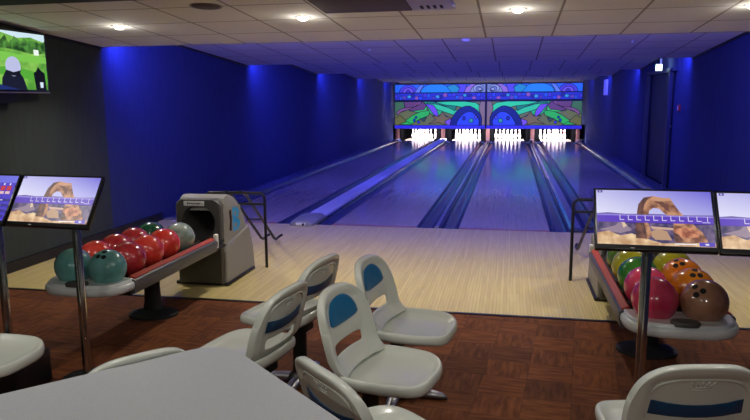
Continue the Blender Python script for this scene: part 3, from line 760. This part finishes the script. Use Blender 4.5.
# ------------------------------------------------------------------ ball returns
BD = .236; BR = BD/2; BZ = .55
def ball_return(cx, yf, hoody, lab, hx):
    """origin: floor under the hood front centre; rack runs towards -Y"""
    t = thing('ball_return', lab, 'ball return', (cx, hoody, 0))
    fr = yf-hoody                    # first ball centre, local y (negative)
    # hood: side profile lofted across x
    prof = [(0, .02), (-.01, .3), (0, .66), (.012, .72), (.04, .765), (.1, .787), (.17, .78), (.26, .745), (.36, .675), (.45, .575), (.51, .46), (.55, .3), (.58, .12), (.59, .02)]
    def shell(x, ins):
        cy, cz = .3, .3; return [(x, cy+(y-cy)*(1-ins), max(.02, cz+(z-cz)*(1-ins))) for y, z in prof]
    # body without front: sides + top
    W = .21
    bm = bmesh.new()
    top = prof[2:]
    secs = [(-W, .05), (-W+.008, .015), (-W+.03, 0), (W-.03, 0), (W-.008, .015), (W, .05)]
    loops = []
    for x, ins in secs:
        loops.append([(x, (.3+(y-.3)*(1-ins)), .02+(z-.02)*(1-ins*.6)) for y, z in prof])
    R_ = [[bm.verts.new(p) for p in l] for l in loops]
    for a, b in zip(R_, R_[1:]):
        for k in range(2, len(prof)-1): bm.faces.new((a[k], a[k+1], b[k+1], b[k]))
    bm.faces.new(R_[0]); bm.faces.new(R_[-1][::-1])
    obj('hood_shell', bm, M['hoodlight'], t, smooth=True, auto=35)
    # front plate with round mouth
    n = 40; cz = .56; rr = .142
    bm = bmesh.new()
    circ = []; outer = []
    zt, zb, w = .765, .02, .208
    for k in range(n):
        a = 2*PI*k/n
        circ.append((rr*cos(a), cz+rr*sin(a)))
        dx, dz = cos(a), sin(a)
        s = min([(w/abs(dx)) if abs(dx) > 1e-6 else 9, ((zt-cz)/dz) if dz > 1e-6 else 9, ((zb-cz)/dz) if dz < -1e-6 else 9])
        outer.append((dx*s, cz+dz*s))
    for corner in ((w, zt), (-w, zt), (-w, zb), (w, zb)):
        k = min(range(n), key=lambda q: (outer[q][0]-corner[0])**2+(outer[q][1]-corner[1])**2)
        cx_, cz_ = corner
        if cz_ == zt: outer[k] = (cx_*.9, cz_-.02)
        else: outer[k] = corner
    add_loft(bm, [[(x, .03, z) for x, z in outer], [(x, -.03, z) for x, z in outer], [(x*.95, -.042, cz+(z-cz)*.975) for x, z in outer], [(x*1.08, -.042, cz+(z-cz)*1.08) for x, z in circ], [(x, -.012, z) for x, z in circ], [(x*.97, .3, cz+(z-cz)*.97) for x, z in circ]], cap0=False, cap1=False)
    obj('front_plate', bm, M['hooddark'], t, smooth=True, auto=35)
    bm = bmesh.new(); add_lathe(bm, [(rr*.99, .28), (rr*.9, .29), (0, .29)], 32); o = obj('mouth_lining', bm, M['hole'], t, rot=(-PI/2, 0, 0)); o.location = (0, 0, cz)
    # skirts
    for s in (-1, 1):
        bm = bmesh.new()
        lp = []
        for x, e in ((s*.2, 0), (s*.222, 0), (s*.23, .012)):
            lp.append([(x, -.005+e, .015), (x, .65-e, .015), (x, .62-e, .22), (x, .54-e, .44-e), (x, .28, .40-e), (x, .05+e, .36-e), (x, -.005+e, .3)])
        add_loft(bm, lp)
        obj('side_skirt', bm, M['hoodlight'], t, smooth=True, auto=30)
    box('foot_plinth', (0, .29, .014), (.5, .62, .028), M['black'], t, .008)
    pl = box('name_plate', (-.03, -.0445, .726), (.19, .006, .042), M['white'], t, .002)
    bm = bmesh.new()
    for k, wd in enumerate((.012, .009, .012, .006, .011, .009, .012, .010)):
        add_box(bm, (-.03-.056+k*.016, -.0485, .726+(.002 if k % 3 else 0)), (wd, .002, .016 if k % 3 == 0 else .011))
    obj('plate_lettering', bm, M['text'], pl)
    # emblem on the outer side: pale leaf and blue letter-like B
    bm = bmesh.new(); x = .2105
    def plate(poly, xx, mi):
        f = bm.faces.new([bm.verts.new((xx, y, z)) for y, z in poly]); f.material_index = mi
    plate([(.1, .43), (.4, .43), (.38, .66), (.1, .68)], x+.0005, 0)
    plate([(.12, .47), (.17, .45), (.185, .56), (.17, .65), (.125, .64), (.14, .55)], x+.0012, 2)
    plate([(.2, .44)]+[(.27+.095*sin(a), .495+.055*-cos(a)) for a in [PI*k/8 for k in range(9)]]+[(.27+.08*sin(a), .6+.05*-cos(a)) for a in [PI*k/8 for k in range(9)]]+[(.2, .66)], x+.0014, 1)
    plate([(.235, .475), (.29, .475), (.295, .505), (.235, .515)], x+.002, 0)
    plate([(.235, .58), (.285, .586), (.28, .615), (.235, .618)], x+.002, 0)
    me_o = obj('side_emblem', bm, [M['hoodlight'], M['emblem'], M['pillar']], t)
    for c in kids(t): c.location.x += hx
    # rack
    y1 = -.3; y0 = fr+.03; ym = (y0+y1)/2; L = y1-y0
    rz = BZ-BR-.005
    for s in (-1, 1):
        bm = bmesh.new()
        x = s*.262
        pr_ = [(x-s*.01, rz-.05), (x-s*.026, rz-.01), (x-s*.026, rz+.04), (x+s*.012, rz+.046), (x+s*.026, rz+.036), (x+s*.03, rz+.01), (x+s*.018, rz-.05)]
        add_loft(bm, [[(a, y, z) for a, z in pr_] for y in (y0, ym, y1)])
        rail = obj('side_rail', bm, M['rail'], t, smooth=True, auto=30)
        bm = bmesh.new()
        pr_ = [(x-s*.028, rz+.03), (x-s*.029, rz+.058), (x-s*.02, rz+.064), (x+s*.013, rz+.05), (x+s*.016, rz+.035)]
        add_loft(bm, [[(a, y, z) for a, z in pr_] for y in (y0+.02, ym, y1-.01)])
        obj('red_strip', bm, M['red'], rail, smooth=True, auto=30)
        bm = bmesh.new(); add_box(bm, (s*.272, y1+.01, rz+.03), (.03, .05, .12), None, .01)
        obj('end_bracket', bm, M['white'], t, smooth=True, auto=40)
    bm = bmesh.new()
    for x in (-.2, -.045, .045, .2): add_tube(bm, [(x, y0, rz-.025 if abs(x) > .1 else rz-.025), (x, y1+.3, rz-.025)], .016, 8)
    add_box(bm, (0, (y0+y1+.25)/2, rz-.052), (.5, y1+.25-y0, .02))
    obj('ball_track', bm, M['dark'], t, smooth=True, auto=40)
    # front tray
    def tray_out(s, n=40):
        pts = []
        a, b = .284*s, .24*s
        for k in range(n+1):
            th = PI+PI*k/n
            x, y = cos(th), sin(th); p = 3.0
            pts.append((a*math.copysign(abs(x)**(2/p), x), fr+.04+b*-abs(y)**(2/p)))
        pts += [(.284*s, fr+.05*s), (-.284*s, fr+.05*s)]
        return pts
    bm = bmesh.new(); tz = rz+.05
    add_loft(bm, [[(x, y, z) for x, y in tray_out(s)] for s, z in ((.86, tz-.08), (.97, tz-.07), (1.0, tz-.05), (1.0, tz-.032), (.98, tz-.02), (.945, tz-.018), (.935, tz-.006), (.915, tz), (.86, tz-.003), (.5, tz-.006), (.1, tz-.006))])
    tr = obj('front_tray', bm, M['tray'], t, smooth=True, auto=60)
    bm = bmesh.new(); o2 = superell(.07, .042, 32, 3)
    add_loft(bm, [[(x*s, fr-.152+y*s, z) for x, y in o2] for s, z in ((1, tz-.01), (1, tz+.008), (.9, tz+.014), (.5, tz+.012), (.1, tz+.012))])
    kp = obj('control_pad', bm, M['hooddark'], tr, smooth=True, auto=50)
    # pedestal
    bm = bmesh.new(); py = fr+.72
    add_lathe(bm, [(.075, .04), (.06, .1), (.055, .22), (.06, rz-.09), (.1, rz-.06)], 24, (0, py, 0), 1.1, .8)
    obj('pedestal', bm, M['dark'], t, smooth=True, auto=40)
    bm = bmesh.new(); add_lathe(bm, [(.17, 0), (.17, .016), (.12, .03), (.07, .05)], 32, (0, py, 0), 1.1, .9); obj('pedestal_base', bm, M['dark'], t, smooth=True, auto=40)
    return t
ball_return(-2.62, 3.75, 5.32, 'ball return with dark hood at the left, holding red and teal balls', 0)
ball_return(.885, 3.63, 5.42, 'ball return behind the right monitors, holding pink, orange and brown balls', .05)

def ball_mat(c, c2): return mat('ball_resin', hexc(*c), .22, coat=.5, noise=(9, .22, hexc(*c2), (1, 1, 1.6)))
bm = bmesh.new(); bmesh.ops.create_uvsphere(bm, u_segments=32, v_segments=20, radius=BR)
ball0 = None
ballme = bpy.data.meshes.new('ball'); bm.to_mesh(ballme); bm.free(); ballme.polygons.foreach_set('use_smooth', [True]*len(ballme.polygons))
def hole_mesh():
    bm = bmesh.new(); add_lathe(bm, [(0, BR+.0008), (.015, BR+.0006), (.0165, BR-.003)], 16)
    me = bpy.data.meshes.new('finger_hole'); bm.to_mesh(me); bm.free(); me.materials.append(M['hole']); return me
holeme = hole_mesh()
def ball(loc, cols, lab, grp, rot):
    me = ballme.copy(); me.name = 'bowling_ball'; me.materials.append(ball_mat(*cols))
    o = bpy.data.objects.new('bowling_ball', me); C.objects.link(o); o.location = loc; o.rotation_euler = rot
    tag(o, lab, 'bowling ball', grp)
    for ax, az in ((-.16, .1), (.16, .1), (0, -.28)):
        h = bpy.data.objects.new('finger_hole', holeme); C.objects.link(h); h.parent = o; h.rotation_euler = (az, ax, 0)
GRN = ((116, 176, 172), (84, 146, 142)); RED = ((206, 44, 38), (226, 74, 60)); DRD = ((160, 34, 42), (180, 52, 56)); DGR = ((20, 84, 60), (14, 58, 44)); GST = ((90, 120, 110), (170, 180, 170))
PNK = ((206, 44, 84), (226, 76, 112)); LGR = ((70, 150, 50), (40, 110, 40)); YEL = ((196, 186, 40), (150, 150, 40)); OLV = ((70, 110, 36), (96, 130, 44)); ORG = ((222, 112, 22), (240, 140, 40)); OR2 = ((208, 124, 20), (180, 96, 16)); BRN = ((168, 122, 96), (128, 90, 70))
toc = lambda a, b, c=0: (math.radians(a), math.radians(b), math.radians(c))
lb = [((0, 0), GRN, 'teal green bowling ball at front left corner of the left rack, behind the pole', toc(20, -60)), ((1, 0), GRN, 'teal green bowling ball with finger holes up, front right of the left rack', toc(34, 4)),
      ((0, 1), RED, 'bright red bowling ball second in the far row of the left rack', toc(200, 20)), ((1, 1), DRD, 'dark red bowling ball right behind the front teal ball on the left rack', toc(120, 30)),
      ((0, 2), DRD, 'dark red bowling ball third in the far row of the left rack', toc(150, 60)), ((1, 2), RED, 'bright red bowling ball third in the near row of the left rack', toc(170, 40)),
      ((0, 3), DRD, 'dark red bowling ball fourth in the far row, next to the dark green one', toc(220, 10)), ((1, 3), RED, 'bright red bowling ball fourth in the near row, next to the striped one', toc(130, 100)),
      ((0, 4), DGR, 'dark green bowling ball at hood end of the left rack', toc(150, 0)), ((1, 4), GST, 'pale grey-green streaked bowling ball nearest the left hood', toc(170, 0))]
for (c, r), cols, lab, rot in lb: ball((-2.62-.121+.242*c, 3.75+r*.239, BZ), cols, lab, 'bowling balls on the left rack', rot)
rb_ = [((0, 0), PNK, 'pink bowling ball at front left of the right rack', toc(200, 0)), ((0, 1), PNK, 'pink bowling ball second in the left row of the right rack', toc(190, 20)),
       ((0, 2), LGR, 'bright green bowling ball behind the two pink ones on the right rack', toc(160, 0)), ((0, 3), YEL, 'yellow bowling ball in the left row behind the bright green one', toc(150, 30)),
       ((0, 4), OLV, 'olive green bowling ball farthest in left row of the right rack', toc(140, 0)), ((1, 0), BRN, 'brown bowling ball with three finger holes at front right of the right rack', toc(38, -34)),
       ((1, 1), OR2, 'amber orange bowling ball just behind the brown one', toc(28, 0)), ((1, 2), ORG, 'bright orange bowling ball in front of the yellow one on right row', toc(25, -20)),
       ((1, 3), YEL, 'yellow bowling ball behind the orange ones, right row of the right rack', toc(170, 20))]
for (c, r), cols, lab, rot in rb_: ball((.885-.121+.242*c, 3.63+r*.239, BZ), cols, lab, 'bowling balls on the right rack', rot)

# ------------------------------------------------------------------ tubular ball ramps
def ramp(x, y, rz, lab):
    t = thing('ball_ramp', lab, 'ball ramp', (x, y, 0), rz)
    r = .014
    def tube(name, pts, rad=r):
        bm = bmesh.new(); add_tube(bm, pts, rad, 10); return obj(name, bm, M['black'], t, smooth=True, auto=50)
    # front leg frame: two posts and a bent top bar
    tube('leg', [(.29, 0, 0), (.29, 0, .66), (.285, 0, .7), (.26, 0, .725)]); tube('leg', [(-.29, 0, 0), (-.29, 0, .66), (-.285, 0, .7), (-.26, 0, .725)])
    tube('top_bar', [(.262, 0, .725), (0, 0, .728), (-.262, 0, .725)])
    tube('cross_bar', [(.29, 0, .62), (-.29, 0, .62)], .012)
    for s in (-1, 1):
        tube('ramp_rail', [(s*.075, -.06, .74), (s*.075, 0, .735), (s*.075, .12, .68), (s*.075, .6, .36), (s*.075, 1.02, .075), (s*.075, 1.1, .045), (s*.075, 1.2, .05), (s*.075+.02, 1.27, .06)], .015)
    tube('rail_tie', [(.075, .55, .37), (-.075, .55, .37)], .01)
ramp(-2.57, 5.97, math.radians(4), 'black tubular ball ramp standing just right of the left hood')
ramp(.84, 6.02, math.radians(3), 'black tubular ball ramp half hidden behind the right monitor')

# ------------------------------------------------------------------ score monitors
SKY = [((96, 116, 214), 1.0), ((122, 140, 226), .86), ((148, 164, 232), .74), ((176, 184, 236), .6)]
def desert():
    s = [([(0, 0), (1, 0), (1, 1), (0, 1)], SKYG)]
    s += [([(.0, .56), (.1, .58), (.25, .56), (.5, .57), (.8, .56), (1, .57), (1, 0), (0, 0)], (110, 96, 170)),
          ([(0, .46), (1, .46), (1, .38), (0, .38)], (52, 44, 108)),
          ([(.0, .4), (.12, .42), (.3, .38), (.5, .4), (.7, .36), (1, .4), (1, 0), (0, 0)], SCRUB),
          ([(.02, .26), (.16, .34), (.2, .42), (.26, .36), (.3, .26), (.2, .2)], (150, 130, 150)), ([(.21, .44), (.23, .44), (.26, .34), (.23, .3)], (224, 196, 170)),
          ([(0, 0), (0, .2), (.1, .24), (.2, .16), (.3, .2), (.48, .08), (.56, .04), (1, .08), (1, 0)], SAND),
          ([(.44, .22), (.52, .3), (.6, .26), (.64, .1), (.5, .1)], (186, 150, 122)), ([(.46, .34), (.66, .32), (.66, .28), (.48, .29)], (206, 170, 150)),
          # arch
          ([(.335, .12), (.33, .3), (.35, .46), (.355, .6), (.37, .74), (.42, .87), (.5, .9), (.58, .87), (.645, .87), (.665, .8), (.72, .62), (.8, .45), (.9, .25), (.94, .08), (.66, .06), (.655, .24), (.66, .46),
            (.63, .52), (.58, .6), (.55, .665), (.5, .68), (.46, .62), (.45, .5), (.445, .4), (.46, .3), (.47, .18), (.43, .1)], ROCK),
          ([(.335, .12), (.33, .3), (.35, .46), (.355, .6), (.37, .74), (.42, .87), (.47, .88), (.42, .74), (.405, .56), (.41, .4), (.42, .28), (.43, .12)], ROCKD),
          ([(.5, .9), (.58, .87), (.645, .87), (.66, .82), (.55, .8), (.47, .84)], (200, 150, 116)),
          ([(.66, .44), (.72, .5), (.78, .42), (.72, .36), (.67, .38)], (206, 150, 112)),
          ([(.66, .3), (.78, .34), (.88, .26), (.86, .16), (.7, .14), (.66, .2)], ROCKR),
          ([(.66, .06), (.655, .24), (.7, .2), (.74, .08)], ROCKD), ([(.5, .8), (.56, .74), (.6, .66), (.64, .6), (.62, .72), (.58, .8)], (110, 72, 66)),
          # score band
          ([(.0, .52), (1, .52), (1, .4), (0, .4)], (92, 62, 190)), ([(.0, .545), (1, .545), (1, .52), (0, .52)], (146, 132, 220))]
    for k in range(10):
        u = .2+k*.073
        w = (226, 222, 246)
        s += [([(u, .44), (u+.006, .44), (u+.006, .53), (u, .53)], w), ([(u, .44), (u+.04, .44), (u+.04, .452), (u, .452)], w)]
    s += [([(.945, .44), (.951, .44), (.951, .53), (.945, .53)], (226, 222, 246)), ([(.9, .418), (.97, .418), (.97, .43), (.9, .43)], (210, 204, 240)),
          ([(0.012, .94), (.055, .94), (.055, .985), (.012, .985)], (70, 60, 150)), ([(.024, .95), (.04, .95), (.04, .975), (.024, .975)], (190, 180, 230)),
          ([(.86, .0), (.99, .0), (.99, .07), (.86, .07)], (84, 70, 190)), ([(.91, .02), (.94, .02), (.94, .05), (.91, .05)], (226, 222, 246)),
          ([(.66, .02), (.84, .02), (.84, .04), (.66, .04)], (240, 236, 240))]
    return s
def board():
    s = [([(0, 0), (1, 0), (1, 1), (0, 1)], (74, 60, 196)), ([(0, .84), (1, .84), (1, 1), (0, 1)], (110, 112, 226))]
    for k in range(12):
        u = .04+k*.079
        s += [([(u, .66), (u+.06, .66), (u+.06, .76), (u, .76)], (196, 54, 60)), ([(u, .58), (u+.06, .58), (u+.06, .64), (u, .64)], (226, 190, 190)),
              ([(u+.02, .78), (u+.04, .78), (u+.04, .82), (u+.02, .82)], (230, 226, 250))]
    for r in range(4):
        v = .42-r*.12
        s += [([(0, v), (1, v), (1, v+.05), (0, v+.05)], (48, 38, 130))]
        for k in range(10): s += [([(.1+k*.085, v+.012), (.15+k*.085, v+.012), (.15+k*.085, v+.03), (.1+k*.085, v+.03)], (220, 216, 244))]
    return s
def monitor(loc, tilt, yaw, lab, shapes, px):
    W, Hh = .52, .31
    t = thing('score_monitor', lab, 'monitor', (loc[0], loc[1], 0), yaw)
    Rt = Matrix.Rotation(-tilt, 3, 'X')
    def TL(o): o.location = (0, 0, loc[2]); o.rotation_euler = (-tilt, 0, 0); return o
    bm = bmesh.new(); add_box(bm, (0, .018, 0), (W, .03, Hh), None, .005); add_box(bm, (0, .04, -.01), (W*.6, .03, Hh*.6), None, .01)
    hs = TL(obj('housing', bm, M['screenoff'], t, smooth=True, auto=40))
    sc = art('screen', W-.022, Hh-.036, shapes, .9, hs, (0, .0025, .006), dz=.00015)
    lg = box('bezel_badge', (-.1, .0015, -.147), (.018, .002, .005), M['silver'], hs)
    # pole behind
    py = .12
    bm = bmesh.new(); add_lathe(bm, [(.024, .01), (.024, loc[2]-.06), (.02, loc[2]-.05)], 20, (px, py, 0)); obj('pole', bm, M['chrome'], t, smooth=True, auto=40)
    bm = bmesh.new(); add_lathe(bm, [(.14, 0), (.14, .008), (.05, .016), (.03, .03)], 28, (px, py, 0)); obj('base_plate', bm, M['dark'], t, smooth=True, auto=40)
    bm = bmesh.new(); add_box(bm, (px, .085, loc[2]-.045), (.09, .1, .06), Rt, .006); obj('mount_bracket', bm, M['black'], t, smooth=True, auto=40)
    return t
D = desert()
monitor((-2.43, 3.20, 1.068), .585, -.055, 'monitor with red rock arch picture on a chrome pole, left side, inner of its pair', D, .03)
monitor((-2.96, 3.225, 1.068), .585, -.055, 'monitor with a red and purple score table, cut by the left frame edge', board(), .03)
monitor((.648, 3.19, 1.056), .611, -.01, 'monitor with red rock arch picture on a chrome pole, right side, fully in view', D, .0)
monitor((1.174, 3.19, 1.052), .611, -.01, 'monitor with red rock arch picture cut by the right frame edge', D, .0)

# ------------------------------------------------------------------ world, camera, render settings
w = bpy.data.worlds.new('World'); S.world = w; w.use_nodes = True
w.node_tree.nodes['Background'].inputs[0].default_value = (0, 0, 0, 1); w.node_tree.nodes['Background'].inputs[1].default_value = 0
f, pitch, yaw, roll = 671.67, .1637, .1993, -.0068
Fv = Vector((-sin(yaw)*cos(pitch), cos(yaw)*cos(pitch), -sin(pitch)))
R0 = Vector((cos(yaw), sin(yaw), 0)); U0 = R0.cross(Fv)
Rv = cos(roll)*R0+sin(roll)*U0; Uv = -sin(roll)*R0+cos(roll)*U0
cam = bpy.data.cameras.new('camera'); co = bpy.data.objects.new('camera', cam); C.objects.link(co)
cam.sensor_fit = 'HORIZONTAL'; cam.sensor_width = 36; cam.lens = f*36/750; cam.clip_start = .02
mw = Matrix((Rv, Uv, -Fv)).transposed().to_4x4(); mw.translation = (0, 0, 1.6); co.matrix_world = mw
S.camera = co
S.view_settings.view_transform = 'Standard'; S.view_settings.look = 'None'; S.view_settings.gamma = 1
S.view_settings.use_curve_mapping = False; S.view_settings.exposure = 0
cy = S.cycles
cy.use_denoising = True
try: cy.denoiser = 'OPENIMAGEDENOISE'
except Exception: pass
cy.max_bounces = 7; cy.diffuse_bounces = 4; cy.glossy_bounces = 4; cy.sample_clamp_indirect = 4
cy.caustics_reflective = False; cy.caustics_refractive = False
